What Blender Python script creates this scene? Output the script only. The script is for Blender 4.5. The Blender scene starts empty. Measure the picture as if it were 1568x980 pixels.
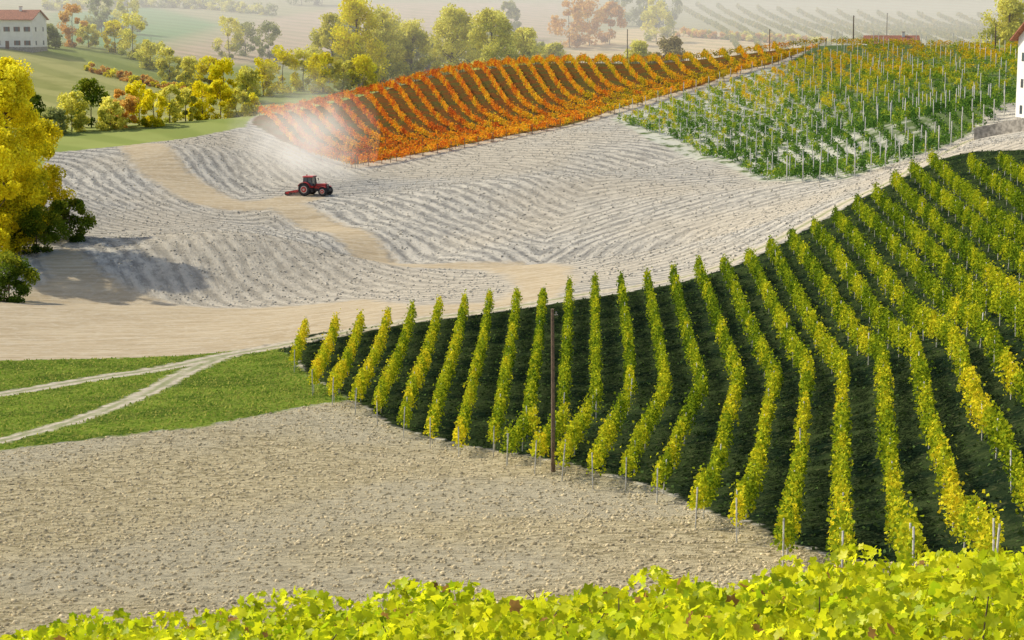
import bpy, numpy as np, math, time
from mathutils import Vector, Matrix
rng=np.random.default_rng(7)
scene=bpy.context.scene
COL=scene.collection
F=2925.0;CH=40.0
TH=math.atan(470/F)
# ------------------------------------------------------------------ pixel rays
# points are given as pixel coordinates of the camera frame, some with distance,
# and cast along camera rays to plan metres on the terrain
def ray(px,py):
    a=(px-784)/F;b=(490-py)/F
    r=np.array([a,math.cos(TH)+b*math.sin(TH),-math.sin(TH)+b*math.cos(TH)])
    return r/r[1]
def pd3(px,py,d):
    r=ray(px,py);return (r[0]*d,d,CH+r[2]*d)
CT=[(0,950,68),(300,940,68),(600,925,68),(900,900,68),(1200,870,70),(1568,880,60),(0,690,118),(250,650,125),(500,620,134),(300,780,95),(700,780,93),(100,850,80),(1000,800,84),
(847,722,105),(560,612,138),(700,675,122),(1000,740,102),(1125,790,90),(1290,850,77),(1420,850,74),(1020,600,130),(1190,572,128),(1290,555,125),(1400,535,119),(1568,500,110),(1568,700,84),(1400,700,94),(1568,840,70),
(445,530,175),(590,480,186),(750,460,190),(870,440,191),(1000,425,193),(1100,400,197),(1200,360,205),(1300,310,216),(1400,260,229),(1440,240,236),(1568,225,225),(1568,300,180),(1568,400,140),(900,540,155),(600,560,158),
(0,550,170),(0,620,142),(200,600,148),(0,480,200),(200,470,206),(400,470,207),(600,450,208),(800,410,217),(1000,380,222),(1200,320,240),(300,390,240),(500,400,235),(650,380,246),(100,380,238),
(180,240,320),(90,235,320),(350,300,293),(480,298,295),(380,200,350),(700,300,292),(900,300,278),(1100,280,278),(1250,285,262),(560,245,335),(800,215,345),(940,190,355),(1200,275,275),(1300,268,268),(1100,130,400),(1200,100,420),(1250,72,440),(1400,78,425),(1568,90,380),(1400,170,330),(1550,170,285),
(400,185,362),(700,220,350),(860,190,365),(1000,150,385),(1130,110,410),(560,148,400),(700,112,430),(850,97,450),(1000,97,450),
(150,110,520),(280,160,460),(390,158,470),(38,78,540),(450,50,800),(600,10,1000),(870,60,800),(1000,60,800),(1300,20,1100),(1568,40,1000),(0,0,1000)]
CP=[pd3(*c) for c in CT]
CP+=[(0,0,37),(-25,0,36.5),(25,0,39.5),(0,30,27.6),(-20,30,26),(20,30,29),(0,50,21.6),(-30,50,20.5),(30,50,23),
 (0,520,20),(-60,420,15),(60,540,20),(120,560,22),(200,520,26),(0,620,18),
 (-150,100,8),(-150,200,10),(-160,320,18),(150,100,30),(160,200,30),(200,300,38),(-400,300,30),(450,300,60),(-500,1000,60),(600,1000,70),(0,1500,85),(-900,1600,110),(900,1600,120),(0,2600,190),(-1500,2800,220),(1500,2800,220),(-1500,0,60),(1500,0,90)]
CP=np.array(CP)
def kern(r2): return np.where(r2>0,0.5*r2*np.log(r2+1e-12),0)
Sx=CP[:,:2]/100.0
n=len(CP)
d2=((Sx[:,None]-Sx[None])**2).sum(-1)
K=kern(d2)+np.eye(n)*0.0006
Pm=np.hstack([np.ones((n,1)),Sx])
A=np.block([[K,Pm],[Pm.T,np.zeros((3,3))]])
sol=np.linalg.solve(A,np.concatenate([CP[:,2],np.zeros(3)]))
W=sol[:n];AF=sol[n:]
MOUNDS=[(-36,236,2.6,15,13),(-70,262,1.6,14,16),(-16,246,-2.0,9,9),(0,285,2.2,20,14),(34,262,1.2,22,10),(-52,318,2.2,15,14),(-78,300,-1.6,12,12),(-30,272,-1.2,12,8),(10,232,-1.6,18,7),(-50,214,-1.0,25,6),(60,290,1.5,15,12),(20,312,-1.2,18,8)]
def H(x,y):
    x0=np.asarray(x,float);y0=np.asarray(y,float)
    x=x0/100;y=y0/100
    z=AF[0]+AF[1]*x+AF[2]*y
    for i in range(n):
        z=z+W[i]*kern((x-Sx[i,0])**2+(y-Sx[i,1])**2)
    for a,b,h,sx,sy in MOUNDS:
        z=z+1.3*h*np.exp(-((x0-a)/sx)**2-((y0-b)/sy)**2)
    q=y0-14
    near=33.87+.082*np.clip(x0,-30,30)-.3026*q-.012*q*q
    k=np.clip((y0-22)/26,0,1);k=k*k*(3-2*k)
    k2=np.clip((np.abs(x0)-40)/60,0,1);k=np.maximum(k,k2)
    near=np.where(y0>48,0,near)
    return near*(1-k)+z*k
DS=np.concatenate([np.arange(50,150,0.7),np.arange(150,480,1.2),np.arange(480,2000,8)])
def sight(px,py,h=0.0):
    r=ray(px,py)
    z=H(r[0]*DS,DS)+h
    below=(CH+r[2]*DS)<z
    i=int(np.argmax(below)) if below.any() else len(DS)-1
    if i==0: return (r[0]*DS[0],DS[0])
    f0=(CH+r[2]*DS[i-1])-z[i-1];f1=(CH+r[2]*DS[i])-z[i]
    t=f0/(f0-f1) if f0!=f1 else 0
    d=DS[i-1]+(DS[i]-DS[i-1])*t
    return (r[0]*d,d)
def pdist(px,d): return ((px-784)/F*d*1.012,d)
def S(lst,h=0.0):
    out=[]
    for p in lst:
        if len(p)==3: out.append(pdist(p[0],p[2]))
        else: out.append(sight(p[0],p[1],h))
    return np.array(out)
# ------------------------------------------------------------------ helpers
def sdpoly(P,V):
    V=np.asarray(V);m=len(V)
    d=np.full(len(P),1e9);ins=np.zeros(len(P),bool)
    for i in range(m):
        a=V[i];b=V[(i+1)%m];e=b-a;w=P-a
        t=np.clip((w@e)/(e@e+1e-9),0,1)
        q=w-t[:,None]*e
        d=np.minimum(d,(q**2).sum(1))
        c=((a[1]>P[:,1])!=(b[1]>P[:,1]))
        xs=a[0]+(P[:,1]-a[1])*(b[0]-a[0])/((b[1]-a[1]) if b[1]!=a[1] else 1e-9)
        ins^=(c&(P[:,0]<xs))
    d=np.sqrt(d)
    return np.where(ins,d,-d)
def dline(P,V):
    d=np.full(len(P),1e9)
    for i in range(len(V)-1):
        a=V[i];b=V[i+1];e=b-a;w=P-a
        t=np.clip((w@e)/(e@e+1e-9),0,1)
        q=w-t[:,None]*e
        d=np.minimum(d,(q**2).sum(1))
    return np.sqrt(d)
def smooth_path(V,step=0.5):
    V=np.asarray(V,float);m=len(V)
    if m>2:
        out=[]
        E=np.vstack([2*V[0]-V[1],V,2*V[-1]-V[-2]])
        for i in range(1,m):
            p0,p1,p2,p3=E[i-1],E[i],E[i+1],E[i+2]
            t=np.linspace(0,1,24,endpoint=False)[:,None]
            out.append(0.5*((2*p1)+(-p0+p2)*t+(2*p0-5*p1+4*p2-p3)*t**2+(-p0+3*p1-3*p2+p3)*t**3))
        V=np.vstack(out+[V[-1:]])
    s=np.concatenate([[0],np.cumsum(np.sqrt((np.diff(V,axis=0)**2).sum(1)))])
    q=np.arange(0,s[-1],step)
    return np.stack([np.interp(q,s,V[:,0]),np.interp(q,s,V[:,1])],1)
def vnoise1(x,seed=0):
    r=np.random.default_rng(seed).random(4096)
    i=np.floor(x).astype(int);f=x-i;f=f*f*(3-2*f)
    return r[i%4096]*(1-f)+r[(i+1)%4096]*f
def mk(name,V,Fa,mats=(),col=None,smooth=False,parent=None,matidx=None):
    V=np.ascontiguousarray(V,np.float32);Fa=np.ascontiguousarray(Fa,np.int32)
    me=bpy.data.meshes.new(name)
    nf,k=Fa.shape
    me.vertices.add(len(V));me.vertices.foreach_set("co",V.ravel())
    me.loops.add(nf*k);me.loops.foreach_set("vertex_index",Fa.ravel())
    me.polygons.add(nf);me.polygons.foreach_set("loop_start",np.arange(0,nf*k,k,dtype=np.int32))
    if smooth: me.polygons.foreach_set("use_smooth",np.ones(nf,bool))
    for m in mats: me.materials.append(m)
    if matidx is not None: me.polygons.foreach_set("material_index",np.asarray(matidx,np.int32))
    me.update(calc_edges=True)
    if col is not None:
        at=me.attributes.new("tint","FLOAT_COLOR","FACE")
        c=np.ones((nf,4),np.float32);c[:,:3]=col
        at.data.foreach_set("color",c.ravel())
    ob=bpy.data.objects.new(name,me);COL.objects.link(ob)
    if parent: ob.parent=parent
    return ob
def rotframes(N,bias=(0,0,0),bs=0.0):
    a=rng.normal(size=(N,3));a/=np.linalg.norm(a,axis=1,keepdims=True)
    a=a+np.asarray(bias)*bs;a/=np.linalg.norm(a,axis=1,keepdims=True)+1e-9
    b=rng.normal(size=(N,3));b-=(b*a).sum(1,keepdims=True)*a;b/=np.linalg.norm(b,axis=1,keepdims=True)+1e-9
    c=np.cross(a,b)
    return np.stack([b,c,a],2)
def scatter(tv,tf,C,R,s):
    tv=np.asarray(tv,float);tf=np.asarray(tf)
    N=len(C);Kv=len(tv)
    s=np.asarray(s,float)
    if s.ndim==1: s=np.repeat(s[:,None],3,1)
    V=np.einsum('nij,nkj->nki',R,tv[None]*s[:,None])+C[:,None]
    Fa=(tf[None]+(np.arange(N)*Kv)[:,None,None])
    return V.reshape(-1,3),Fa.reshape(-1,tf.shape[1])
LEAFV=[(0,-.5,0),(.42,0,.12),(0,.5,0),(-.42,0,.12)];LEAFF=[(0,1,2,3)]
# ------------------------------------------------------------------ materials
class G:
    def __init__(s,name):
        s.m=bpy.data.materials.new(name);s.m.use_nodes=True;s.t=s.m.node_tree;s.t.nodes.clear()
        s.out=s.t.nodes.new("ShaderNodeOutputMaterial")
    def n(s,ty,**k):
        nd=s.t.nodes.new(ty)
        for a,b in k.items():
            if a[0]=='_': setattr(nd,a[1:],b)
            else:
                key=int(a[1:]) if (a[0]=='i' and a[1:].isdigit()) else a.replace('_',' ')
                s.set(nd.inputs[key],b)
        return nd
    def set(s,sock,v):
        if isinstance(v,bpy.types.NodeSocket): s.t.links.new(v,sock)
        elif isinstance(v,(tuple,list)) and len(v)==3 and sock.type=='RGBA': sock.default_value=(*v,1)
        else: sock.default_value=v
    def attr(s,nm,o='Fac'): return s.n("ShaderNodeAttribute",_attribute_name=nm).outputs[o]
    def math(s,op,a,b=0.0,c=None):
        nd=s.n("ShaderNodeMath",_operation=op,i0=a,i1=b)
        if c is not None: s.set(nd.inputs[2],c)
        return nd.outputs[0]
    def ss(s,x,lo,hi,a=0.0,b=1.0):
        nd=s.n("ShaderNodeMapRange",_interpolation_type='SMOOTHSTEP');s.set(nd.inputs[0],x)
        for i,v in zip((1,2,3,4),(lo,hi,a,b)): s.set(nd.inputs[i],v)
        return nd.outputs[0]
    def mix(s,f,a,b):
        nd=s.t.nodes.new("ShaderNodeMix");nd.data_type='RGBA'
        s.set(nd.inputs[0],f);s.set(nd.inputs[6],a);s.set(nd.inputs[7],b);return nd.outputs[2]
    def noise(s,vec,scale,detail=3,rough=.55,o='Fac',dist=0.0):
        return s.n("ShaderNodeTexNoise",Vector=vec,Scale=scale,Detail=detail,Roughness=rough,Distortion=dist).outputs[o]
    def surf(s,sh): s.t.links.new(sh,s.out.inputs['Surface'])
def simple(name,col,rough=.8,var=.12,scale=3.0,metal=0.0,spec=.3,bump=0.0):
    g=G(name);tc=g.n("ShaderNodeTexCoord").outputs['Object']
    nz=g.noise(tc,scale,4)
    c=g.mix(g.ss(nz,.3,.7),tuple(x*(1-var) for x in col),tuple(min(1,x*(1+var)) for x in col))
    b=g.n("ShaderNodeBsdfPrincipled",Base_Color=c,Roughness=rough,Metallic=metal)
    b.inputs['Specular IOR Level'].default_value=spec
    if bump: g.set(b.inputs['Normal'],g.n("ShaderNodeBump",Height=nz,Strength=.6,Distance=bump).outputs[0])
    g.surf(b.outputs[0]);return g.m
def leafmat(name,tr=.4,gloss=.0):
    g=G(name);c=g.attr("tint",'Color')
    d=g.n("ShaderNodeBsdfDiffuse",Color=c).outputs[0]
    t=g.n("ShaderNodeBsdfTranslucent",Color=c).outputs[0]
    m=g.n("ShaderNodeMixShader",Fac=tr,i1=d,i2=t).outputs[0]
    if gloss:
        gl=g.n("ShaderNodeBsdfGlossy",Color=(.9,.9,.9),Roughness=.45).outputs[0]
        m=g.n("ShaderNodeMixShader",Fac=gloss,i1=m,i2=gl).outputs[0]
    g.surf(m);return g.m
M_leaf=leafmat("vine_leaves",.35);M_tree=leafmat("tree_leaves",.45);M_near=leafmat("near_vine_leaves",.5,.012)
M_bark=simple("bark",(.12,.09,.06),.9,.3,4,bump=.03)
M_wood=simple("weathered_wood",(.17,.12,.09),.85,.25,6,bump=.01)
M_post=simple("concrete_post",(.5,.49,.45),.8,.2,5)
# ------------------------------------------------------------------ zones in plan
near_field=S([(-220,760),(0,690),(300,655),(470,622),(540,612),(600,652),(700,678),(900,718),(1000,744),(1060,770),(1200,828),(1300,855),(1420,862),(1650,875)]);near_field=np.vstack([near_field,[(60,40),(70,20),(-70,20),(-70,60)]])
grass=S([(-250,560),(0,552),(270,545),(430,528),(450,545),(475,575),(540,612),(470,622),(300,655),(0,690),(-250,760)])
vine_zone=S([(425,537),(470,512),(650,492),(880,460),(1040,433),(1130,405),(1215,362),(1300,314),(1390,268),(1440,244),(1490,232),(1750,225),(1750,500),(1750,880),(1420,862),(1300,855),(1200,828),(1060,770),(1000,744),(900,718),(700,678),(600,652),(540,612),(475,575),(450,545)])
tan1=S([(-200,470),(0,455),(75,430),(62,395),(110,378),(160,420),(230,455),(330,472),(470,467),(560,458),(640,468),(760,462),(795,440),(775,420),(700,412),(620,408),(700,402),(800,403),(865,412),(880,430),(850,458),(650,485),(440,522),(300,545),(0,556),(-200,565)])
swA=smooth_path(S([(430,312),(500,350),(560,382),(620,405),(700,408),(800,408),(850,415)]))
swB=smooth_path(S([(462,303),(400,313),(340,312),(285,285),(245,255),(215,222)]))
furc=smooth_path(S([(60,225),(180,235),(250,290),(330,325),(430,318),(500,350),(600,400),(700,412),(850,405),(1050,355),(1200,310),(1290,285)]),3.0)
road=smooth_path(S([(1560,200),(1490,213),(1440,237),(1380,268),(1300,307),(1210,356),(1130,396),(1040,426),(880,453),(740,477),(640,489),(520,511),(430,529),(340,545),(260,562),(130,582),(0,604),(-150,625)]))
trk=smooth_path(S([(345,544),(285,570),(200,612),(120,642),(0,675),(-150,705)]))
road2=smooth_path(S([(520,258),(600,246),(700,228),(850,200),(940,172),(1000,154),(1110,121),(1210,93)]))
orange=S([(385,190),(430,215),(550,254),(700,224),(860,194),(1000,154),(1130,110),(1240,75),(1262,0,452),(1050,0,470),(850,0,466),(700,0,446),(560,0,415),(400,0,378)])
green=S([(935,182),(1000,217),(1060,243),(1200,278),(1300,273),(1400,240),(1480,208),(1568,150),(1700,110),(1700,0,400),(1568,0,400),(1400,0,445),(1262,0,452),(1200,100),(1110,128),(1000,162)])
bgz=np.vstack([S([(75,234),(200,222),(375,194)]),pdist(400,380),pdist(560,417),pdist(700,448),pdist(850,468),pdist(1050,472),pdist(1262,456),pdist(1400,447),pdist(1568,404),pdist(1750,390),[(1600,400),(1600,3200),(-1600,3200),(-1600,250),(-100,250)],pdist(60,300)])
# ------------------------------------------------------------------ terrain sheet
ys=[-30.0]
while ys[-1]<3200:
    y=ys[-1];ys.append(y+ (1.5 if y<40 else 0.5+0.0018*y if y<480 else 1.4+(y-480)*0.022))
ys=np.array(ys)
xs=list(np.arange(-150,150.1,0.8));st=1.0
while xs[-1]<1650: st*=1.07;xs.append(xs[-1]+st)
left=[-150.0];st=1.0
while left[-1]>-1650: st*=1.07;left.append(left[-1]-st)
xs=np.array(left[:0:-1]+xs)
X,Y=np.meshgrid(xs,ys)
P=np.stack([X.ravel(),Y.ravel()],1)
Z=H(P[:,0],P[:,1])
nx,ny=len(xs),len(ys)
idx=np.arange(nx*ny).reshape(ny,nx)
Fa=np.stack([idx[:-1,:-1],idx[:-1,1:],idx[1:,1:],idx[1:,:-1]],-1).reshape(-1,4)
ter=mk("terrain",np.column_stack([P,Z]),Fa,smooth=True)
def addf(nm,v,lim=60):
    a=ter.data.attributes.new(nm,"FLOAT","POINT");a.data.foreach_set("value",np.clip(v,-lim,lim).astype(np.float32))
addf("z_near",sdpoly(P,near_field));addf("z_grass",sdpoly(P,grass));addf("z_vine",sdpoly(P,vine_zone))
addf("z_tan",np.maximum(sdpoly(P,tan1),np.maximum(2.6-dline(P,swA[::3]),3.6-dline(P,swB[::3]))))
dr=dline(P,road[::3]);dt=dline(P,trk[::3]);d3=dline(P,road2[::3])
addf("z_road",np.maximum(np.maximum(1.25-dr,.9-dt),1.5-d3));addf("z_rut",np.minimum(dr,dt));addf("z_fur",dline(P,furc),400)
addf("z_orange",sdpoly(P,orange));addf("z_green",sdpoly(P,green));addf("z_bg",sdpoly(P,bgz))
# distant patchwork of fields
bgc=np.zeros((len(P),4),np.float32);bgc[:]=(.24,.28,.09,1)
def patch(pts,c,w=6):
    global bgc
    sd=sdpoly(P,np.asarray(pts));k=np.clip(sd/w+.5,0,1)[:,None]
    bgc=bgc*(1-k)+np.array([*c,1],np.float32)*k
patch([(-1600,600),(1600,600),(1600,3200),(-1600,3200)],(.38,.36,.22),60)
patch(S([(130,95),(300,140),(390,165)]).tolist()+[(-30,470),(-60,400),(-130,330),(-160,420),(-190,560)],(.38,.37,.15))
patch(S([(240,78),(400,30),(560,5),(860,5),(880,60),(800,85),(500,88),(330,100)]),(.48,.38,.28),10)
patch(S([(870,60),(1000,40),(1240,60),(1180,82),(1000,85),(870,88)]),(.62,.48,.29),8)
patch(S([(1020,3),(1300,3),(1568,3),(1650,60),(1400,62),(1240,55),(1090,35)]),(.44,.42,.29),10)
patch(S([(80,20),(230,10),(340,38),(260,60),(170,75),(90,60)]),(.20,.32,.15),10)
a=ter.data.attributes.new("bgcol","FLOAT_COLOR","POINT");a.data.foreach_set("color",bgc.astype(np.float32).ravel())
g=G("terrain_ground")
pos=g.n("ShaderNodeNewGeometry").outputs['Position']
sep=g.n("ShaderNodeSeparateXYZ",Vector=pos)
en=g.noise(pos,.9,3);en2=g.math('MULTIPLY',g.math('SUBTRACT',en,.5),2.2)
def zone(nm,w=.25,amp=1.0): return g.ss(g.math('ADD',g.attr(nm),g.math('MULTIPLY',en2,amp)),-w,w)
def soil(col,h,dist):
    bp=g.n("ShaderNodeBump",Height=h,Strength=1.0,Distance=dist)
    return g.n("ShaderNodeBsdfDiffuse",Color=col,Roughness=.6,Normal=bp.outputs[0]).outputs[0]
def mul(a,b): return g.math('MULTIPLY',a,b)
# mid field: plough furrows parallel to the headland curve
zf=g.attr('z_fur');big=g.noise(pos,.03,2)
wob=mul(g.noise(pos,.10,4),8.0)
w1=g.math('MULTIPLY_ADD',g.math('SINE',g.math('ADD',mul(zf,2*math.pi/2.0),wob)),.5,.5)
cv=g.n("ShaderNodeCombineXYZ",X=mul(zf,1.3),Y=mul(sep.outputs[0],.38),Z=mul(sep.outputs[1],.26)).outputs[0]
s1=g.noise(cv,1.0,5,.71);lump=g.noise(pos,1.1,5,.78)
fur=g.math('ADD',mul(w1,.17),g.math('ADD',mul(s1,.8),mul(lump,.55)))
cD=g.mix(g.ss(fur,.58,.92),(.29,.28,.255),(.66,.62,.53))
cD=g.mix(mul(g.ss(big,.4,.62),.35),cD,(.62,.53,.38))
sD=soil(cD,fur,.38)
# harrowed swaths
mp=g.n("ShaderNodeMapping",Vector=pos);mp.inputs['Rotation'].default_value=(0,0,.25);mp.inputs['Scale'].default_value=(.16,1.1,1)
s2=g.noise(mp.outputs[0],1.0,5,.65)
cT=g.mix(g.ss(s2,.3,.7),(.46,.365,.235),(.62,.52,.36));cT=g.mix(mul(g.ss(g.noise(pos,1.1,4,.7),.45,.65),.45),cT,(.66,.59,.45))
sT=soil(cT,s2,.24)
# near cloddy field
mn=g.n("ShaderNodeMapping",Vector=pos);mn.inputs['Scale'].default_value=(.6,1.0,1)
nN=g.noise(mn.outputs[0],2.2,7,.78);bN=g.noise(pos,.05,3)
cN=g.mix(g.ss(nN,.38,.58),(.36,.30,.165),(.80,.70,.45));cN=g.mix(mul(g.ss(bN,.42,.6),.4),cN,(.64,.61,.50))
sN=soil(cN,nN,.42)
# grass
gm=g.noise(pos,.22,4);gf=g.noise(pos,2.5,5,.7)
cG=g.mix(g.ss(gm,.35,.62),(.07,.14,.015),(.20,.30,.035));cG=g.mix(mul(g.ss(gf,.46,.62),.6),cG,(.34,.33,.09));cG=g.mix(mul(g.ss(gf,.5,.38),.5),cG,(.04,.08,.015))
sG=soil(cG,gf,.25)
# vineyard floor
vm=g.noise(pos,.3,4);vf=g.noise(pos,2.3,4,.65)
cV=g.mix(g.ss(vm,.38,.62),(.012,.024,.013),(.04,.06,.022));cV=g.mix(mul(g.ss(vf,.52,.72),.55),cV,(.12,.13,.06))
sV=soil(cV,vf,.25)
cO=g.mix(g.ss(vm,.4,.6),(.24,.10,.03),(.15,.14,.04));cO=g.mix(mul(g.ss(vf,.42,.6),.6),cO,(.08,.05,.025))
sO=soil(cO,vf,.2)
gn=g.noise(pos,.35,5,.65)
cY=g.mix(g.math('MAXIMUM',g.ss(gn,.46,.62),g.ss(g.math('ADD',sep.outputs[0],mul(g.math('SUBTRACT',gn,.5),60)),46,64)),(.56,.56,.48),(.12,.17,.065))
sY=soil(cY,gn,.3)
# distant fields
bgA=g.attr('bgcol','Color')
wv=g.n("ShaderNodeTexWave",_bands_direction='DIAGONAL',Vector=pos,Scale=.03,Distortion=3,Detail=1).outputs['Fac']
cB=g.mix(mul(g.ss(wv,.3,.8),.4),bgA,g.n("ShaderNodeVectorMath",_operation='MULTIPLY',i0=bgA,i1=(.55,.65,.5)).outputs[0])
cB=g.mix(mul(g.ss(g.noise(pos,.15,3),.45,.7),.35),cB,(.2,.22,.07))
sB=g.n("ShaderNodeBsdfDiffuse",Color=cB).outputs[0]
rf=g.noise(pos,2.2,3)
cR=g.mix(g.ss(rf,.3,.7),(.48,.42,.31),(.66,.60,.48))
cR=g.mix(mul(g.ss(g.math('ADD',g.attr('z_rut'),mul(en2,.3)),.6,.15),.65),cR,(.20,.25,.08))
sR=soil(cR,rf,.15)
def ms(f,a,b): return g.n("ShaderNodeMixShader",Fac=f,i1=a,i2=b).outputs[0]
sh=ms(zone('z_tan',1.1,1.5),sD,sT)
sh=ms(zone('z_near',.3),sh,sN)
sh=ms(zone('z_grass',.4,1.0),sh,sG)
sh=ms(zone('z_bg',.4),sh,sB)
sh=ms(zone('z_orange',.4),sh,sO)
sh=ms(zone('z_green',.6),sh,sY)
sh=ms(zone('z_vine',.3,.9),sh,sV)
sh=ms(zone('z_road',.4,1.0),sh,sR)
g.surf(sh);ter.data.materials.append(g.m)
# ------------------------------------------------------------------ clods on the near ploughed field
N=75000
pts=np.column_stack([rng.uniform(-40,45,N),58+ (rng.random(N)**1.2)*82])
pts=pts[sdpoly(pts,near_field)>0.1]
N=len(pts);z=H(pts[:,0],pts[:,1])
s=.04+.12*rng.random(N)**3.2
OV=np.array([(1,0,0),(0,1,0),(-1,0,0),(0,-1,0),(.2,.1,.8),(0,0,-.6)]);OF=[(0,1,4),(1,2,4),(2,3,4),(3,0,4),(1,0,5),(2,1,5),(3,2,5),(0,3,5)]
V,Fc=scatter(OV,OF,np.column_stack([pts,z+s*.02]),rotframes(N,(0,0,1),1.8),s[:,None]*rng.uniform(.6,1.3,(N,3)))
g=G("clod_soil");c=g.attr("tint",'Color');b=g.n("ShaderNodeBsdfDiffuse",Color=c,Roughness=.9);g.surf(b.outputs[0])
cc=np.repeat((np.array([.74,.64,.42])*rng.uniform(.6,1.15,(N,1))),8,0)
mk("soil_clods",V,Fc,[g.m],col=cc)
# clods of the tilled hillside
N=32000
pts=np.column_stack([rng.uniform(-95,75,N),rng.uniform(195,360,N)])
k=(sdpoly(pts,near_field)<0)&(sdpoly(pts,orange)<-1)&(sdpoly(pts,green)<-1)&(sdpoly(pts,vine_zone)<-3)&(sdpoly(pts,bgz)<-1)&(sdpoly(pts,tan1)<-1)&(dline(pts,swA[::3])>3)&(dline(pts,swB[::3])>4)
pts=pts[k];N=len(pts);s=.09+.15*rng.random(N)**2.5
V,Fc=scatter(OV,OF,np.column_stack([pts,H(pts[:,0],pts[:,1])+s*.0]),rotframes(N,(0,0,1),1.6),s[:,None]*rng.uniform(.6,1.3,(N,3)))
cc=np.repeat((np.array([.62,.58,.49])*rng.uniform(.55,1.15,(N,1))),8,0)
mk("hillside_soil_clods",V,Fc,[g.m],col=cc)
# ------------------------------------------------------------------ vine rows
def box_template():
    v=[(-.5,-.5,0),(.5,-.5,0),(.5,.5,0),(-.5,.5,0),(-.5,-.5,1),(.5,-.5,1),(.5,.5,1),(-.5,.5,1)]
    f=[(0,1,5,4),(1,2,6,5),(2,3,7,6),(3,0,4,7),(4,5,6,7)]
    return v,f
BV,BF=box_template()
def hedge(paths,per_m,size,h0,h1,width,pal,seed,gap=0.0,colf=None):
    Cs=[];cols=[];sz=[]
    for ri,p in enumerate(paths):
        if len(p)<4: continue
        seg=np.sqrt((np.diff(p,axis=0)**2).sum(1));L=seg.sum()
        N=int(L*per_m)
        if N<5: continue
        s=np.concatenate([[0],np.cumsum(seg)]);u=rng.uniform(0,L,N)
        if gap>0:
            k=vnoise1(u/1.1,seed+ri)>gap;u=u[k];N=len(u)
        x=np.interp(u,s,p[:,0]);y=np.interp(u,s,p[:,1])
        tx=np.interp(u+.3,s,p[:,0])-np.interp(u-.3,s,p[:,0]);ty=np.interp(u+.3,s,p[:,1])-np.interp(u-.3,s,p[:,1])
        l=np.hypot(tx,ty)+1e-6;nxx=-ty/l;nyy=tx/l
        hh=h1*(.80+.32*vnoise1(u*1.3+ri*17,seed+ri))
        lo=h0+.45*vnoise1(u*2.1+ri*7,seed+ri+500)
        v=rng.random(N)**.8
        zz=lo+(hh-lo)*v
        wd=width*(.5+.85*vnoise1(u*1.7,seed+ri+900))*np.sqrt(np.clip(1.2-v,0.1,1))
        wv=rng.normal(size=N)*.6;wv=np.clip(wv,-1,1)*wd
        # stray shoots
        st=rng.random(N)<.035;zz=np.where(st,hh+rng.random(N)*.4,zz)
        x=x+nxx*wv;y=y+nyy*wv
        Cs.append(np.column_stack([x,y,H(x,y)+zz]))
        t=np.clip(vnoise1(u*.35,seed+ri+77)*.55+rng.random(N)*.45+.12*(v-.5),0,.999)
        if colf is not None: t=np.clip(t+colf(x,y),0,.999)
        pi=np.asarray(pal);ix=t*(len(pi)-1);i0=ix.astype(int);f=(ix-i0)[:,None]
        cl=pi[i0]*(1-f)+pi[np.minimum(i0+1,len(pi)-1)]*f
        cols.append(cl*rng.uniform(.75,1.2,(N,1)))
        sz.append(size*rng.uniform(.6,1.3,N))
    C=np.vstack(Cs);c=np.vstack(cols);s=np.concatenate(sz)
    V,Fa=scatter(LEAFV,LEAFF,C,rotframes(len(C),(0,0,1),.25),s)
    return V,Fa,c
def posts(paths,step,h,w,name,mat,parent,endonly=False,lean=.03):
    C=[]
    for p in paths:
        if len(p)<4: continue
        k=max(2,int(step/0.5))
        ii=[0,len(p)-1] if endonly else list(range(0,len(p),k))+[len(p)-1]
        C+= [p[i] for i in ii]
    C=np.array(C);N=len(C)
    z=H(C[:,0],C[:,1])-.1
    R=np.repeat(np.eye(3)[None],N,0);R[:,0,2]=rng.normal(0,lean,N);R[:,1,2]=rng.normal(0,lean,N)
    V,Fa=scatter(BV,BF,np.column_stack([C,z]),R,np.column_stack([np.full(N,w),np.full(N,w),h*rng.uniform(.93,1.06,N)]))
    return mk(name,V,Fa,[mat],parent=parent)
rows=[[(468,497),(450,548)],[(515,492),(478,580)],[(553,487),(508,595)],[(595,480),(543,608)],[(632,474),(577,622)],[(673,467),(617,642)],[(712,462),(658,658)],[(750,457),(702,670)],[(792,452),(755,668)],
[(832,449),(808,640)],[(820,640),(775,680)],[(872,439),(862,618)],[(866,640),(818,692)],[(911,434),(913,615)],[(905,622),(860,702)],[(950,429),(962,520),(965,598)],[(962,606),(908,714)],[(990,424),(1008,520),(1020,596),(958,717)],[(1030,417),(1052,510),(1076,590),(1005,736)],
[(1068,407),(1098,490),(1132,582),(1065,767)],[(1107,402),(1145,490),(1188,576),(1128,790)],[(1145,392),(1185,470),(1238,566),(1200,820)],[(1178,377),(1230,470),(1290,556),(1290,848)],[(1210,362),(1280,465),(1350,542),(1400,845)],
[(1245,345),(1325,455),(1402,535),(1525,835)],[(1278,330),(1375,450),(1462,526),(1610,790)],[(1310,310),(1410,420),(1510,510),(1680,720)],[(1340,292),(1460,420),(1568,500),(1700,640)],[(1368,272),(1490,395),(1568,455),(1720,570)],
[(1395,255),(1500,350),(1568,405),(1720,510)],[(1425,240),(1510,320),(1568,363),(1720,465)],[(1485,247),(1568,315),(1720,420)],[(1530,242),(1600,292),(1720,370)],[(1575,238),(1640,275),(1740,330)]]
rp=[]
for r in rows:
    if len(r)==4:   # sharp change of direction at the terrace
        q=S(r,1.3);up=smooth_path(q[:3]);dn=smooth_path(q[2:]);rp.append(np.vstack([up,dn]))
    else: rp.append(smooth_path(S(r,1.3)))
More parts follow.
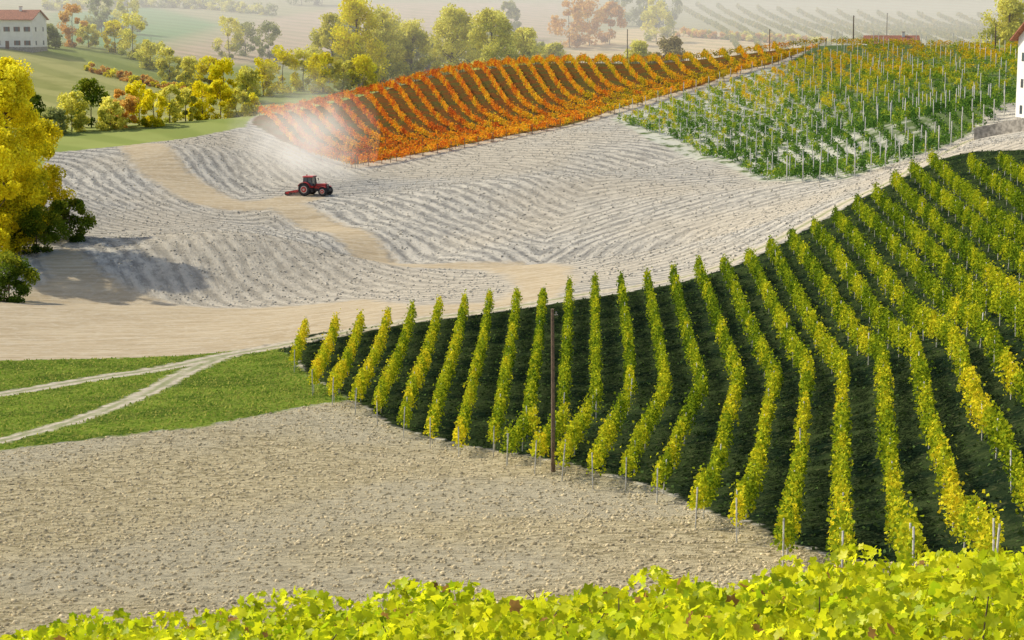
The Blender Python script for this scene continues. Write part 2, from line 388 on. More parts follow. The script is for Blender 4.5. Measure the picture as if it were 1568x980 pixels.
palG=[(.07,.13,.012),(.18,.27,.015),(.42,.48,.02),(.66,.61,.025),(.86,.66,.03)]
colf=lambda x,y: np.clip((-x-2)/55,-.1,.34)+np.clip((125-y)/300,-.1,.10)
V,Fc,c=hedge(rp,150,.18,.5,2.08,.43,palG,11,gap=.09,colf=colf)
gv=mk("green_grapevine_rows",V,Fc,[M_leaf],col=c)
posts(rp,6,2.1,.06,"trellis_posts",M_post,gv)
# weeds between the rows
N=50000
pts=np.column_stack([rng.uniform(-35,70,N),rng.uniform(70,235,N)]);pts=pts[sdpoly(pts,vine_zone)>0];N=len(pts)
V,Fc=scatter(LEAFV,LEAFF,np.column_stack([pts,H(pts[:,0],pts[:,1])+.06]),rotframes(N,(0,0,1),.4),rng.uniform(.1,.3,N))
mk("weed_cover",V,Fc,[M_leaf],col=np.array([.06,.10,.03])*rng.uniform(.4,1.9,(N,1)))
# grass tufts
N=34000
pts=np.column_stack([rng.uniform(-70,-12,N),rng.uniform(112,185,N)]);k=(sdpoly(pts,grass)>.2)&(dline(pts,road[::3])>1.3)&(dline(pts,trk[::3])>1.0);pts=pts[k];N=len(pts)
V,Fc=scatter([(-.12,0,0),(.12,0,0),(.05,.1,1),(-.05,.1,1)],[(0,1,2,3)],np.column_stack([pts,H(pts[:,0],pts[:,1])-.02]),rotframes(N,(0,0,1),6.0),np.column_stack([rng.uniform(.4,1,N),rng.uniform(.4,1,N),rng.uniform(.05,.2,N)]))
f=rng.random((N,1));gl=np.array([.16,.28,.03])*(1-f)+np.array([.42,.42,.10])*f
mk("grass_tufts",V,Fc,[M_leaf],col=gl)
# autumn vineyard
tY=lambda x: float(np.interp(x,[400,492,568,642,715,785,855,1050,1160,1250],[182,164,148,128,112,104,98,97,84,68]))
bYf=lambda x: float(np.interp(x,[545,610,686,758,826,888,940,990,1045,1110,1190,1240],[250,238,224,209,196,182,168,153,137,117,92,77]))
op=[]
for bx in np.linspace(545,1235,34):
    tx_=max(404,bx-np.interp(bx,[545,700,1000,1235],[145,140,125,60])+0);dd=np.interp(tx_,[400,560,700,850,1050,1200],[374,412,442,462,466,455])
    by=bYf(bx);m=(tx_*.58+bx*.42-6,tY(tx_)*.42+by*.58)
    op.append(smooth_path(np.vstack([np.array(pdist(tx_,dd)),S([m,(bx,by)],1.0)])))
edge=smooth_path(S([(548,247),(600,240),(700,219),(780,204),(860,187),(940,165),(1000,148),(1070,126),(1130,107),(1200,86),(1255,70)],1.0))
op.append(edge)
ridge=smooth_path(np.array([pdist(415,370),pdist(560,410),pdist(700,440),pdist(850,460),pdist(1050,464),pdist(1255,450)]));op.append(ridge)
palO=[(.34,.34,.03),(.82,.62,.04),(.90,.52,.04),(.86,.36,.035),(.70,.20,.035),(.52,.11,.03)]
V,Fc,c=hedge(op,58,.29,.45,1.85,.38,palO,40,colf=lambda x,y:np.clip((-x)/130,-.28,.16))
ov=mk("autumn_grapevine_rows",V,Fc,[M_leaf],col=c);posts(op,8,1.9,.1,"trellis_posts",M_wood,ov)
# young vineyard with tall stakes
Lc=[(948,183),(985,170),(1020,158),(1055,147),(1090,136),(1120,127),(1150,118),(1178,110),(1203,102),(1225,94),(1245,87),(1262,80)]
Rc=[(1205,274),(1250,274),(1300,270),(1345,258),(1385,246),(1420,233),(1455,220),(1485,205),(1515,188),(1545,168),(1585,150),(1620,135)]
gp=[]
tt=np.linspace(0,11,21)
for t in tt:
    i=min(int(t),10);f=t-i
    l=np.array(Lc[i])*(1-f)+np.array(Lc[i+1])*f;r=np.array(Rc[i])*(1-f)+np.array(Rc[i+1])*f
    m=l*.5+r*.5+np.array([0,6])
    gp.append(smooth_path(S([tuple(l),tuple(m),tuple(r)],.5)))
for k in range(11):
    gp.append(smooth_path(np.array([pdist(1262+8*k,449-7*k),pdist(1420+16*k,430-9*k),pdist(1640,388-9*k)])))
palY=[(.05,.12,.025),(.10,.21,.04),(.20,.34,.045),(.42,.47,.04),(.70,.57,.03),(.75,.45,.03)]
V,Fc,c=hedge(gp,60,.28,.2,1.65,.52,palY,80,gap=.30,colf=lambda x,y:np.clip((y-345)/190,-.2,.35)-.10)
yv=mk("young_grapevine_rows",V,Fc,[M_leaf],col=c);posts(gp,11,3.6,.11,"trellis_posts",M_post,yv,lean=.02)
# vineyard on the far hillside
fp=[]
for k in range(22):
    a0=np.array(pdist(1030+30*k,1130-4*k));a1=np.array(pdist(1130+34*k,720+3*k));fp.append(smooth_path(np.array([a0,(a0+a1)/2+np.array([6,0]),a1]),2.0))
V,Fc,c=hedge(fp,6,1.3,.2,2.4,.9,[(.18,.24,.06),(.34,.35,.10),(.6,.48,.15)],300)
mk("distant_grapevine_rows",V,Fc,[M_leaf],col=c)
# ------------------------------------------------------------------ foreground vines
lv=[(0,-.02,0)]+[(math.sin(a)*r,math.cos(a)*r,z_) for a,r,z_ in [(0,.56,.0),(.42,.34,.09),(.95,.50,.03),(1.45,.33,.1),(2.0,.46,.03),(2.75,.34,.08),(3.14,.16,.0),(3.53,.34,.08),(4.28,.46,.03),(4.83,.33,.1),(5.33,.50,.03),(5.86,.34,.09)]]
lf=[(0,i,i%12+1) for i in range(1,13)]
Cs=[];cs=[]
for yy in np.arange(10.2,17.5,1.2):
    w=yy*.30+1.5;N=int(1150*w)
    x=rng.uniform(-w,w,N)
    top=1.72*(.85+.14*vnoise1((x+40)*1.1,int(yy*10))+.18*vnoise1((x+40)*3.5,int(yy*10)+1))
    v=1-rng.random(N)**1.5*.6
    y=yy+rng.normal(size=N)*.35
    Cs.append(np.column_stack([x,y,H(x,y)+top*v]))
    t=np.clip(rng.random(N)*.7+.3*vnoise1(x*.8+20,int(yy)),0,1)[:,None]
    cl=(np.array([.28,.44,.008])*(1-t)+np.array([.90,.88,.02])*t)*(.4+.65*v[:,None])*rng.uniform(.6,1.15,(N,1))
    br=rng.random(N)<.02;cl[br]=np.array([.40,.22,.06])*rng.uniform(.6,1.1,(br.sum(),1))
    cs.append(cl)
C=np.vstack(Cs);c=np.minimum(np.vstack(cs),.95)
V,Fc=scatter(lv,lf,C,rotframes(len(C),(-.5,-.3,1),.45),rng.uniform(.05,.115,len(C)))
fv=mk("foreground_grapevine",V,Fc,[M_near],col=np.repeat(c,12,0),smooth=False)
# ------------------------------------------------------------------ tubes / trees
def tube(path,rad,sides=7):
    path=np.asarray(path,float);V=[];Fa=[]
    for i,p in enumerate(path):
        d=path[min(i+1,len(path)-1)]-path[max(i-1,0)];d/=np.linalg.norm(d)+1e-9
        u=np.cross(d,[0.3,1,0.1]);u/=np.linalg.norm(u)+1e-9;w=np.cross(d,u)
        for k in range(sides):
            a=2*math.pi*k/sides;V.append(p+rad[i]*(math.cos(a)*u+math.sin(a)*w))
    for i in range(len(path)-1):
        for k in range(sides):
            a=i*sides+k;b=i*sides+(k+1)%sides;Fa.append((a,b,b+sides,a+sides))
    return np.array(V),np.array(Fa)
def join(parts):
    Vs=[];Fs=[];o=0
    for v,f in parts: Vs.append(v);Fs.append(np.asarray(f)+o);o+=len(v)
    return np.vstack(Vs),np.vstack(Fs)
# canes of the foreground vines
pp=[]
for yy in np.arange(10.2,17.5,1.2):
    for x in np.arange(-yy*.3,yy*.3,.9):
        x0=x+rng.normal()*.1;z0=float(H(x0,yy))
        pp.append(tube([(x0,yy,z0),(x0+.05,yy,z0+.7),(x0+rng.normal()*.1,yy,z0+1.3),(x0+rng.normal()*.2,yy,z0+1.65+rng.random()*.15)],[.03,.022,.008,.004],5))
v_,f_=join(pp);mk("canes",v_,f_,[M_bark],parent=fv)
def tree_parts(x,y,h,r,pal,nl,lsz,base=.18,shape=1.0,clumps=40,r0=None):
    z0=float(H(x,y))-.3
    tr=h*.022+.08 if r0 is None else r0
    lean=rng.normal(0,.03,2)
    ts=np.linspace(0,.92,7)
    path=np.array([(x+lean[0]*h*t+rng.normal(0,.01)*h*t,y+lean[1]*h*t,z0+h*t) for t in ts])
    parts=[tube(path,[tr*(1.05-.95*t) for t in ts])]
    # clump centres
    cz=base+(1-base)*rng.random(clumps)**.9*0.93+.02
    prof=np.sin(np.clip((cz-base)/(1-base),0.02,1)**(.75*shape)*math.pi)**.6
    prof=np.maximum(prof,.3)
    an=rng.uniform(0,2*math.pi,clumps);rr=r*prof*(.3+.75*rng.random(clumps)**.5)*.85
    cx=x+lean[0]*h*cz+np.cos(an)*rr;cy=y+lean[1]*h*cz+np.sin(an)*rr;czz=z0+cz*h
    for i in range(0,clumps,2):
        tz=max(base*.7,cz[i]-.18*rng.random()-.05)
        s=np.array([x+lean[0]*h*tz,y+lean[1]*h*tz,z0+tz*h]);e=np.array([cx[i],cy[i],czz[i]])
        m=(s+e)/2+np.array([0,0,-.02*h])
        parts.append(tube([s,m,e],[tr*.35*(1-tz),tr*.2*(1-tz)+.02,.02],5))
    ci=rng.integers(0,clumps,nl);cs_=(r*.30*(.5+.9*rng.random(clumps)))
    d=rng.normal(size=(nl,3));d/=np.linalg.norm(d,axis=1,keepdims=True);rad=rng.random(nl)**.45
    C=np.column_stack([cx,cy,czz])[ci]+d*(rad*cs_[ci])[:,None]*np.array([1,1,.85])
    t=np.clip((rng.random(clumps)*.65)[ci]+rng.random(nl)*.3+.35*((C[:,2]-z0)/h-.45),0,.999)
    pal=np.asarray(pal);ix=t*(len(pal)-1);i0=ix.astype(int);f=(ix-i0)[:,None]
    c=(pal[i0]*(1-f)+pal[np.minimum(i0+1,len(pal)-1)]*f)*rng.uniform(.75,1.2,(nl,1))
    return join(parts),(C,np.minimum(c,.97),lsz*rng.uniform(.6,1.3,nl))
def build_trees(name,specs):
    tp=[];C=[];c=[];s=[]
    for sp in specs:
        a,b=tree_parts(*sp[:5],**sp[5]);tp.append(a);C.append(b[0]);c.append(b[1]);s.append(b[2])
    V,Fa=join(tp);ob=mk(name,V,Fa,[M_bark],smooth=True)
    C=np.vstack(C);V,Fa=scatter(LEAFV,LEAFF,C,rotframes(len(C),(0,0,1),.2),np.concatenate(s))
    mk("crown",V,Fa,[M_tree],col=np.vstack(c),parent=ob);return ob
YEL=[(.34,.38,.02),(.80,.69,.02),(.96,.85,.03),(.97,.89,.06)]
GRN=[(.04,.08,.012),(.08,.14,.015),(.17,.24,.02),(.36,.37,.03)]
YG=[(.30,.36,.06),(.64,.62,.10),(.92,.85,.16),(.96,.90,.22)]
ORG=[(.42,.24,.08),(.70,.40,.10),(.86,.56,.14),(.90,.68,.18)]
SG=[(.17,.22,.08),(.32,.37,.13),(.50,.52,.20),(.64,.62,.25)]
def at(px,d): return pdist(px,d)
x,y=at(16,232);build_trees("yellow_poplar_tree",[(x,y,24.5,5.4,YEL,dict(nl=50000,lsz=.32,clumps=105,base=.03))])
x,y=at(-30,226);build_trees("yellow_poplar_tree",[(x,y,23,5,YEL,dict(nl=18000,lsz=.34,clumps=50,base=.05))])
x,y=at(58,243);build_trees("linden_tree",[(x,y,15.5,4.6,[(.16,.20,.012),(.50,.46,.02),(.82,.70,.02),(.94,.80,.03)],dict(nl=22000,lsz=.32,clumps=50,base=.03))])
x,y=at(112,240);build_trees("green_shrub",[(x,y,5.8,3.0,GRN,dict(nl=9000,lsz=.25,clumps=30,base=.0,r0=.1))])
x,y=at(60,232);build_trees("green_shrub",[(x,y,6.5,4.0,GRN,dict(nl=9000,lsz=.25,clumps=30,base=.0,r0=.1))])
x,y=at(15,212);build_trees("green_shrub",[(x,y,5.5,3.4,GRN,dict(nl=9000,lsz=.25,clumps=30,base=.0,r0=.1))])
# tree belt at the left edge of the ploughed field
belt=[(95,345,5,2.6,SG),(120,350,7.5,3.4,YG),(150,362,9.5,4.2,GRN),(178,352,6,2.8,YG),(200,356,7.5,3.0,ORG),(222,362,8.5,3.2,YEL),(245,356,7,3.0,YEL),(268,366,7.5,3.0,YG),(292,372,6.5,2.6,YG),(318,378,8,3.4,YEL),(345,382,8,3.2,YEL),(368,386,6.5,2.8,YG),(390,392,5,2.4,YEL),(60,352,8,3.4,GRN),(30,360,9,4,YG)]
build_trees("tree_belt",[(*at(a,d),h,r,p,dict(nl=3600,lsz=.42,clumps=30,base=.02,r0=.12)) for a,d,h,r,p in belt])
# hedge lines and valley trees further away
far=[]
for px,d,h,r,p in [(385,470,9,4,YG),(350,480,10,4,YEL),(330,500,9,4,YEL),(300,505,8,4,YG),(270,520,9,4,YG),(240,540,10,4.5,YG),(215,560,14,5,YG),(190,575,10,4,YEL),(125,575,13,4.5,ORG),(150,585,8,4,YG),(90,560,7,4,SG),(410,490,10,4.5,YEL),(440,500,12,5,YEL),(470,510,12,5,YG),(500,500,11,5,YEL),(530,500,9,4,YG),(560,500,9,5,YEL),(385,640,12,5,SG),(360,620,14,5,YG),(420,620,13,5,SG)]:
    far.append((*at(px,d),h,r,p,dict(nl=2800,lsz=.62,clumps=28,base=.02,r0=.15)))
# orange hedge running down the left hill
for k in range(20):
    f=k/19;far.append((*at(150+215*f,520-45*f),2.0+rng.random(),2.4,ORG if k%3 else YEL,dict(nl=700,lsz=.5,clumps=8,base=.0,r0=.08)))
build_trees("valley_tree_line",far)
for px,d,h,r,p in [(515,560,20,6.5,YG),(555,540,25,8,YEL),(592,560,23,8,YG),(632,570,19,6.5,YG),(690,560,24,8,YG),(722,580,20,6.5,YG),(757,545,23,8,YG),(800,560,18,7,YG),(845,590,14,4.5,YG),(970,560,14,5,YG),(1020,560,15,5.5,[(.2,.16,.07),(.35,.28,.12),(.45,.38,.16),(.5,.42,.16)]),(1525,520,19,8,YG)]:
    build_trees("poplar_tree",[(*at(px,d),h,r,p,dict(nl=11000,lsz=.66,clumps=75,base=.02))])
far=[]
for px,d,h,r,p in [(780,800,16,5,SG),(870,760,20,8,ORG),(900,770,18,8,ORG),(930,775,17,7,ORG),(1000,790,18,7,YG),(980,900,22,8,SG),(1010,900,20,8,SG),(950,905,20,8,SG),(470,1000,18,9,SG),(500,1000,20,9,SG),(1580,600,18,8,SG),(640,620,15,6,SG),(660,620,15,6,YG),(820,610,14,6,SG),(540,620,18,6,SG),(170,700,14,7,SG),(210,720,16,7,YG),(590,620,20,8,YG),(700,640,20,8,YG),(740,630,18,8,SG)]:
    far.append((*at(px,d),h,r,p,dict(nl=2200,lsz=1.05,clumps=24,base=.02,r0=.2)))
for k in range(26):
    f=k/25;far.append((*at(1040+210*f,820-40*f),3.5,4.5,YG if k%2 else ORG,dict(nl=400,lsz=.9,clumps=6,base=.0,r0=.1)))
for k in range(30):
    f=k/29;far.append((*at(90+330*f,900+60*math.sin(3*f)),5,6,SG if k%2 else YG,dict(nl=400,lsz=1.1,clumps=6,base=.0,r0=.1)))
build_trees("distant_trees",far)
# ------------------------------------------------------------------ solid building helpers (bmesh)
import bmesh
class Obj:
    def __init__(s,name,mats,parent=None): s.bm=bmesh.new();s.name=name;s.mats=mats;s.parent=parent
    def box(s,lo,hi,mi=0,bev=0,taper=None):
        lo=Vector(lo);hi=Vector(hi);r=bmesh.ops.create_cube(s.bm,size=1)
        vs=r['verts']
        for v in vs:
            top=v.co.z>0
            v.co=Vector((lo[i]+(v.co[i]+.5)*(hi[i]-lo[i]) for i in range(3)))
            if taper and top:
                c=(lo+hi)/2;v.co.x=c.x+(v.co.x-c.x)*taper[0]+ (taper[2] if len(taper)>2 else 0);v.co.y=c.y+(v.co.y-c.y)*taper[1]
        fs={f for v in vs for f in v.link_faces}
        for f in fs: f.material_index=mi
        if bev:
            es={e for v in vs for e in v.link_edges}
            rr=bmesh.ops.bevel(s.bm,geom=list(es),offset=bev,segments=2,affect='EDGES',profile=.5)
            for f in rr['faces']: f.material_index=mi
    def cyl(s,c,r,depth,axis='Y',mi=0,seg=24,r2=None):
        M=Matrix.Translation(c)@{'X':Matrix.Rotation(math.pi/2,4,'Y'),'Y':Matrix.Rotation(math.pi/2,4,'X'),'Z':Matrix()}[axis]
        q=bmesh.ops.create_cone(s.bm,cap_ends=True,segments=seg,radius1=r,radius2=r if r2 is None else r2,depth=depth,matrix=M)
        for f in {f for v in q['verts'] for f in v.link_faces}: f.material_index=mi
    def poly(s,pts,mi=0):
        f=s.bm.faces.new([s.bm.verts.new(p) for p in pts]);f.material_index=mi
    def prism(s,prof,y0,y1,mi=0):
        a=[s.bm.verts.new((p[0],y0,p[1])) for p in prof];b=[s.bm.verts.new((p[0],y1,p[1])) for p in prof]
        fs=[s.bm.faces.new(a),s.bm.faces.new(b[::-1])]
        k=len(prof)
        for i in range(k): fs.append(s.bm.faces.new((a[i],b[i],b[(i+1)%k],a[(i+1)%k])))
        for f in fs: f.material_index=mi
    def done(s):
        bmesh.ops.recalc_face_normals(s.bm,faces=s.bm.faces)
        me=bpy.data.meshes.new(s.name);s.bm.to_mesh(me);s.bm.free()
        for m in s.mats: me.materials.append(m)
        ob=bpy.data.objects.new(s.name,me);COL.objects.link(ob)
        if s.parent: ob.parent=s.parent
        return ob
def empty(name,loc,rotz=0):
    e=bpy.data.objects.new(name,None);COL.objects.link(e);e.location=loc;e.rotation_euler=(0,0,rotz);return e
M_red=simple("tractor_red",(.42,.03,.03),.35,.15,2,spec=.5);M_blk=simple("tyre_rubber",(.03,.032,.038),.85,.3,6)
M_dark=simple("dark_metal",(.05,.05,.055),.6,.2,5);M_hub=simple("hub_grey",(.45,.44,.42),.5,.15,4)
M_glass=simple("window_glass",(.07,.10,.12),.08,.1,1,spec=.8);M_steel=simple("steel",(.3,.3,.3),.4,.2,5,metal=.6)
# ------------------------------------------------------------------ tractor
tx,ty=sight(480,299);tz=float(H(tx,ty))
yaw=math.radians(-20)
e=1.5;dzx=float(H(tx+e,ty)-H(tx-e,ty))/(2*e)
T_=empty("tractor",(tx,ty,tz+.02),yaw);T_.rotation_euler=(0,-math.atan(dzx),yaw);T_.scale=(1.12,1.12,1.12)
b=Obj("hood",[M_red,M_dark,M_hub],T_)
b.box((.35,-.38,.95),(2.15,.38,1.62),0,.09,(.94,.9,-.04));b.box((2.13,-.33,.85),(2.28,.33,1.5),1,.04)
b.box((.5,-.32,.55),(2.2,.32,.96),1,.03);b.box((2.2,-.38,.55),(2.62,.38,.9),1,.05)
b.cyl((2.25,.22,1.35),.09,.1,'X',2,12);b.cyl((2.25,-.22,1.35),.09,.1,'X',2,12)
for k in range(5): b.box((.8+.2*k,-.392,1.1),(.9+.2*k,.392,1.32),1)
b.done()
b=Obj("exhaust",[M_dark],T_);b.cyl((.55,-.44,1.9),.055,1.3,'Z',0,12);b.cyl((.55,-.44,1.75),.09,.5,'Z',0,12);b.done()
b=Obj("chassis",[M_dark,M_red],T_);b.box((-1.4,-.35,.6),(.6,.35,1.1),0,.05);b.box((-1.0,-.95,.78),(-.7,.95,.98),0,.02);b.box((1.75,-.85,.42),(1.95,.85,.6),0,.02);b.box((-.55,.5,.45),(.3,.85,.95),0,.05);b.box((-.55,-.85,.45),(.3,-.5,.95),0,.05);b.done()
b=Obj("cab",[M_red,M_glass,M_dark],T_)
b.box((-1.25,-.72,1.05),(.3,.72,1.32),0,.04)
b.box((-1.18,-.66,1.3),(.22,.66,2.48),1,.03,(.86,.9))
for sx,lx in ((.25,-.14),(-1.22,.12),(-.55,0.0)):
    for sy in (-.68,.68):
        v,f=tube([(sx,sy,1.3),(sx+lx,sy*.9,2.5)],[.05,.05],6)
        vs=[b.bm.verts.new(p) for p in v]
        for q in f: b.bm.faces.new([vs[i] for i in q]).material_index=2
b.box((-1.3,-.74,2.48),(.32,.74,2.66),0,.06,(.92,.92));b.box((.30,-.5,2.5),(.36,.5,2.6),2)
b.cyl((-.9,0,2.75),.07,.16,'Z',0,10)
b.done()
def wheel(name,x_,y_,r,w):
    o_=Obj(name,[M_blk,M_hub,M_red],T_);sg=1 if y_>0 else -1
    for (ra,ww) in ((r*.94,w),(r,w*.72)): o_.cyl((x_,y_,r),ra,ww,'Y',0,32)
    o_.cyl((x_,y_+sg*w*.5,r),r*.58,.06,'Y',1,24);o_.cyl((x_,y_+sg*w*.54,r),r*.46,.05,'Y',2,20);o_.cyl((x_,y_+sg*(w*.54+.05),r),r*.18,.12,'Y',1,12)
    nl=22
    for k in range(nl):
        a=2*math.pi*k/nl
        for sd in (-1,1):
            M=Matrix.Translation((x_,y_,r))@Matrix.Rotation(a+(.14 if sd>0 else 0),4,'Y')@Matrix.Translation((0,sd*w*.24,r*1.005))@Matrix.Rotation(sd*.6,4,'Z')
            q=bmesh.ops.create_cube(o_.bm,size=1,matrix=M@Matrix.Diagonal((.07,w*.55,.09,1)))
            for f in {f for v in q['verts'] for f in v.link_faces}: f.material_index=0
    o_.done()
wheel("rear_wheel_left",-.85,.95,.86,.5);wheel("rear_wheel_right",-.85,-.95,.86,.5);wheel("front_wheel_left",1.85,.88,.6,.4);wheel("front_wheel_right",1.85,-.88,.6,.4)
b=Obj("fenders",[M_red],T_)
for sy in (-1,1):
    y0,y1=(.7,1.22) if sy>0 else (-1.22,-.7)
    prev=None
    for k in range(9):
        a=math.radians(15+k*17.5);ra=.97
        p=(-.85+math.cos(a)*ra,.86+math.sin(a)*ra);p2=(-.85+math.cos(a)*(ra+.05),.86+math.sin(a)*(ra+.05))
        if prev: b.prism([prev[0],prev[1],p2,p],y0,y1,0)
        prev=(p,p2)
for sy in (-1,1):
    prev=None
    for k in range(5):
        a=math.radians(50+k*25);ra=.68;p=(1.85+math.cos(a)*ra,.6+math.sin(a)*ra);p2=(1.85+math.cos(a)*(ra+.04),.6+math.sin(a)*(ra+.04))
        if prev: b.prism([prev[0],prev[1],p2,p],.7 if sy>0 else -1.06,1.06 if sy>0 else -.7,0)
        prev=(p,p2)
b.done()
b=Obj("harrow",[M_red,M_steel,M_dark],T_)
b.box((-1.9,-.08,.55),(-1.3,.08,.68),2);b.box((-1.8,-.5,.5),(-1.3,-.4,.6),2);b.box((-1.8,.4,.5),(-1.3,.5,.6),2);b.box((-2.05,-.3,.5),(-1.85,.3,1.2),0,.03)
for xx in (-2.1,-2.6,-3.1): b.box((xx-.06,-1.35,.42),(xx+.06,1.35,.56),0,.02)
for yy in (-1.2,-.4,.4,1.2): b.box((-3.2,yy-.05,.5),(-2.0,yy+.05,.62),0)
for xx in (-2.1,-2.6,-3.1):
    for k in range(9): b.box((xx-.03,-1.28+k*.31,.0),(xx+.03,-1.22+k*.31,.44),1)
b.cyl((-3.5,0,.3),.26,2.6,'Y',2,14);b.box((-3.55,-1.38,.25),(-3.1,-1.32,.55),0);b.box((-3.55,1.32,.25),(-3.1,1.38,.55),0)
b.done()
b=Obj("mirrors",[M_dark],T_)
b.box((.26,.68,2.2),(.3,1.05,2.24));b.box((.26,-1.05,2.2),(.3,-.68,2.24))
for sy in (-1,1): b.box((.24,sy*1.14-.09,1.95),(.29,sy*1.14+.09,2.3),0,.01)
b.done()
# ------------------------------------------------------------------ houses
M_wall=simple("white_stucco",(.78,.77,.74),.85,.06,.6);M_tile=simple("terracotta_tiles",(.33,.14,.085),.85,.3,2.5,bump=.05)
M_shut=simple("brown_shutters",(.16,.08,.05),.6,.1,3);M_stone=simple("stone_wall",(.30,.28,.25),.9,.35,2,bump=.06)
def house(name,x,y,L,Wd,hw,hr,rot,win=4,floors=2,drop=.5,ov=.6):
    z=float(H(x,y))-drop
    E=empty(name,(x,y,z),rot)
    b=Obj("walls",[M_wall,M_stone],E);b.box((-L/2,-Wd/2,-1.5),(L/2,Wd/2,hw));b.box((-L/2-.05,-Wd/2-.05,-1.5),(L/2+.05,Wd/2+.05,.5),1)
    for sx in (-1,1):
        b.poly([(sx*L/2,-Wd/2,hw),(sx*L/2,Wd/2,hw),(sx*L/2,0,hw+hr)],0)
    b.done()
    r=Obj("roof",[M_tile],E)
    for sy in (-1,1):
        t=.18;k=hr/(Wd/2)
        A_=[(-L/2-ov,sy*(Wd/2+ov),hw-k*ov+.02),(L/2+ov,sy*(Wd/2+ov),hw-k*ov+.02),(L/2+ov,0,hr+hw+.02),(-L/2-ov,0,hr+hw+.02)]
        B_=[(p[0],p[1],p[2]+t) for p in A_]
        r.poly(A_);r.poly(B_)
        for i in range(4): j=(i+1)%4;r.poly([A_[i],A_[j],B_[j],B_[i]])
        nt=int(L/.6)
        for i in range(nt):
            xx=-L/2-ov+(i+.5)*(L+2*ov)/nt
            r.poly([(xx-.1,sy*(Wd/2+ov),hw-k*ov+t+.03),(xx+.1,sy*(Wd/2+ov),hw-k*ov+t+.03),(xx+.1,0,hr+hw+t+.03),(xx-.1,0,hr+hw+t+.03)])
    r.done()
    c_=Obj("chimney",[M_wall,M_tile],E);c_.box((L*.2,-.9,hw+hr*.3),(L*.2+.7,-.3,hw+hr+1.0));c_.box((L*.2-.08,-.98,hw+hr+1.003),(L*.2+.78,-.22,hw+hr+1.15),1);c_.done()
    w=Obj("windows",[M_glass,M_shut,M_wall],E)
    for fl in range(floors):
        zb=1.0+fl*(hw-.6)/floors
        for i in range(win):
            xx=-L/2+(i+.5)*L/win
            if fl==0 and i==win//2: continue
            w.box((xx-.45,-Wd/2-.03,zb),(xx+.45,-Wd/2+.05,zb+1.3),0);w.box((xx-.92,-Wd/2-.07,zb),(xx-.47,-Wd/2-.004,zb+1.3),1);w.box((xx+.47,-Wd/2-.07,zb),(xx+.92,-Wd/2-.004,zb+1.3),1)
            w.box((xx-.55,-Wd/2-.12,zb-.12),(xx+.55,-Wd/2-.004,zb-.01),2)
        for sx in (-1,1):
            for yy in (-Wd/4,Wd/4):
                w.box((sx*L/2-.04,yy-.4,zb),(sx*L/2+.04,yy+.4,zb+1.2),0)
    w.done()
    xx=-L/2+(win//2+.5)*L/win
    d=Obj("door",[M_shut],E);d.box((xx-.55,-Wd/2-.05,.05),(xx+.55,-Wd/2+.03,2.2));d.done()
    return E
x,y=at(32,545);house("white_farmhouse",x,y,18,10,8.2,2.4,math.radians(-10),6,2,.3)
x,y=at(1587,268);house("white_stucco_house",x,y,5.6,7,11.6,2.0,math.radians(10),2,3,.5,.9)
x,y=at(1352,500);house("tiled_roof_house",x,y,13,8,5,1.8,math.radians(-6),4,1,.0)
E_=bpy.data.objects["tiled_roof_house"];rr=ray(1352,72);E_.location.z=CH+rr[2]*500-4.0
# retaining wall by the house
p=S([(1492,214),(1530,206),(1568,200),(1620,192)]);p=smooth_path(p,1.0)
b=Obj("stone_retaining_wall",[M_stone])
for i in range(len(p)-1):
    a_,c_=p[i],p[i+1];za=float(H(*a_));zc=float(H(*c_));d=(c_-a_)/np.linalg.norm(c_-a_);nn=np.array([-d[1],d[0]])*.25
    A1=[(a_[0]-nn[0],a_[1]-nn[1],za-.6),(c_[0]-nn[0],c_[1]-nn[1],zc-.6),(c_[0]+nn[0],c_[1]+nn[1],zc-.6),(a_[0]+nn[0],a_[1]+nn[1],za-.6)]
    T1=[(q[0],q[1],q[2]+2.2) for q in A1]
    b.poly(T1)
    for k in range(4): j=(k+1)%4;b.poly([A1[k],A1[j],T1[j],T1[k]])
b.done()
# ------------------------------------------------------------------ utility poles
def pole(x,y,h,r,name="utility_pole",zb=None):
    z=float(H(x,y)) if zb is None else zb
    v,f=tube([(x,y,z-.5),(x-.02,y,z+h*.5),(x-.07,y,z+h)],[r,r*.85,r*.7],10)
    ob=mk(name,v,f,[M_wood],smooth=True)
    b=Obj("pole_cap",[M_wood,M_steel],ob);b.cyl((x-.07,y,z+h+.02),r*.75,.06,'Z',0,10);b.cyl((x-.07+r*1.6,y,z+h-.2),.05,.16,'Z',1,8);b.box((x-.07-.02,y-.03,z+h-.3),(x+r*1.8,y+.03,z+h-.26),1);b.done()
x,y=sight(847,722);pole(x,y,257/F*y*1.0,.13)
for px,d,top in [(1295,445,24),(1508,400,38),(1170,500,45),(957,520,45),(1345,600,20)]:
    x,y=pdist(px,d);z=float(H(x,y));hh=CH+ray(px,top)[2]*d-z;pole(x,y,max(hh,5),.16)
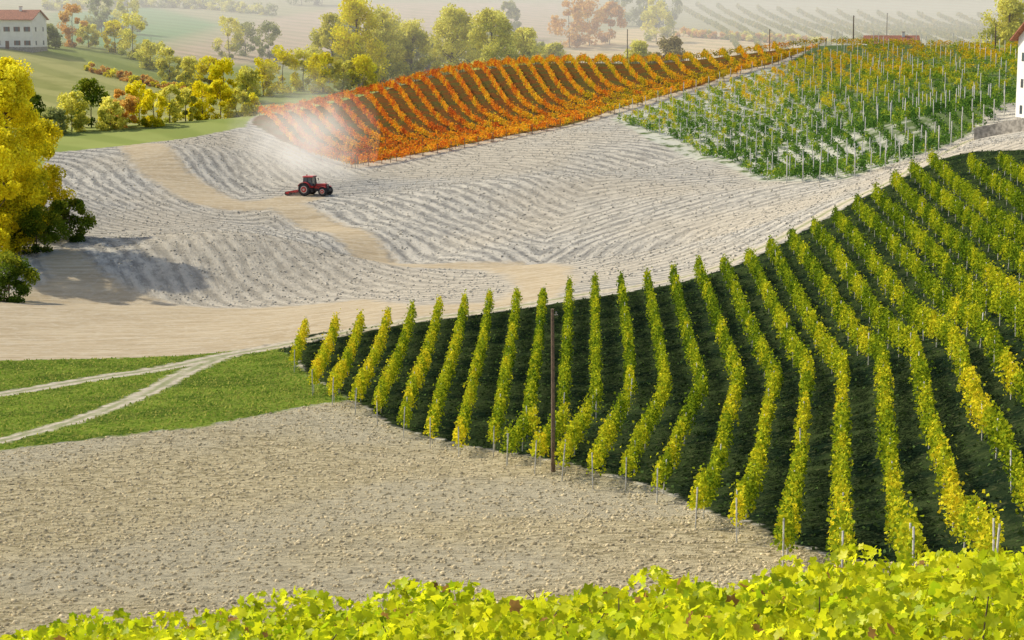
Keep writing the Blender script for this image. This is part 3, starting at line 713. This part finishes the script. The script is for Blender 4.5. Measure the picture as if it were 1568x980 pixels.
# ------------------------------------------------------------------ haze and dust volumes
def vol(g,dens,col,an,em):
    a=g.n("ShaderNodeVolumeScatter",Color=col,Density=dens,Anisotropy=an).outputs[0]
    # added emission: dust and haze glow to imitate multiply scattered light
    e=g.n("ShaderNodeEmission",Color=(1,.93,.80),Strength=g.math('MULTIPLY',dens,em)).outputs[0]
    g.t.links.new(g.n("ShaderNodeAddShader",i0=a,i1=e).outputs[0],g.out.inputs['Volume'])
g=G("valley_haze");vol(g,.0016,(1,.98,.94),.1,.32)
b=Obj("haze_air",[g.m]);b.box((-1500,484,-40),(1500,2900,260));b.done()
g=G("tractor_dust");tc=g.n("ShaderNodeTexCoord").outputs['Generated']
sub=g.n("ShaderNodeVectorMath",_operation='SUBTRACT',i0=tc,i1=(.5,.5,.36)).outputs[0]
ln=g.n("ShaderNodeVectorMath",_operation='LENGTH',i0=sub).outputs['Value']
nz=g.noise(g.n("ShaderNodeNewGeometry").outputs['Position'],.2,4,.65)
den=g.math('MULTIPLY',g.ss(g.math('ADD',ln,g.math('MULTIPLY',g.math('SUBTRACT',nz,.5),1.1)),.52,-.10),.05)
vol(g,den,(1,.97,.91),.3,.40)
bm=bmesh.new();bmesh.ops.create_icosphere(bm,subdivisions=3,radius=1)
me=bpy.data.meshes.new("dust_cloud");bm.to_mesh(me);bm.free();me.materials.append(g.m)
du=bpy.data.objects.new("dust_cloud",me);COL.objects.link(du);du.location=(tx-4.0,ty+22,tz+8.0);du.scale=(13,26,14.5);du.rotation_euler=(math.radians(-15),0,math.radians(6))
# ------------------------------------------------------------------ light, sky, camera
w=bpy.data.worlds.new("World");scene.world=w;w.use_nodes=True;nt=w.node_tree
bg=nt.nodes['Background'];sk=nt.nodes.new("ShaderNodeTexSky");sk.sky_type='NISHITA';sk.sun_disc=False
el=math.radians(42);az=math.radians(-62)
sk.sun_elevation=el;sk.sun_rotation=az;sk.dust_density=3.0
nt.links.new(sk.outputs[0],bg.inputs[0]);bg.inputs[1].default_value=.15
sl=bpy.data.lights.new("sun","SUN");sl.energy=5.0;sl.angle=math.radians(.8);sl.color=(1,.91,.72)
so=bpy.data.objects.new("sun",sl);COL.objects.link(so)
dv=Vector((math.sin(az)*math.cos(el),math.cos(az)*math.cos(el),math.sin(el)))
so.rotation_euler=dv.to_track_quat('Z','Y').to_euler()
cam=bpy.data.cameras.new("camera");co=bpy.data.objects.new("camera",cam);COL.objects.link(co)
co.location=(0,0,CH);co.rotation_euler=(math.pi/2-TH,0,0)
cam.sensor_width=36;cam.lens=36*F/1568;cam.clip_start=.3;cam.clip_end=6000
scene.camera=co
scene.view_settings.view_transform='Standard';scene.view_settings.look='None';scene.view_settings.exposure=0
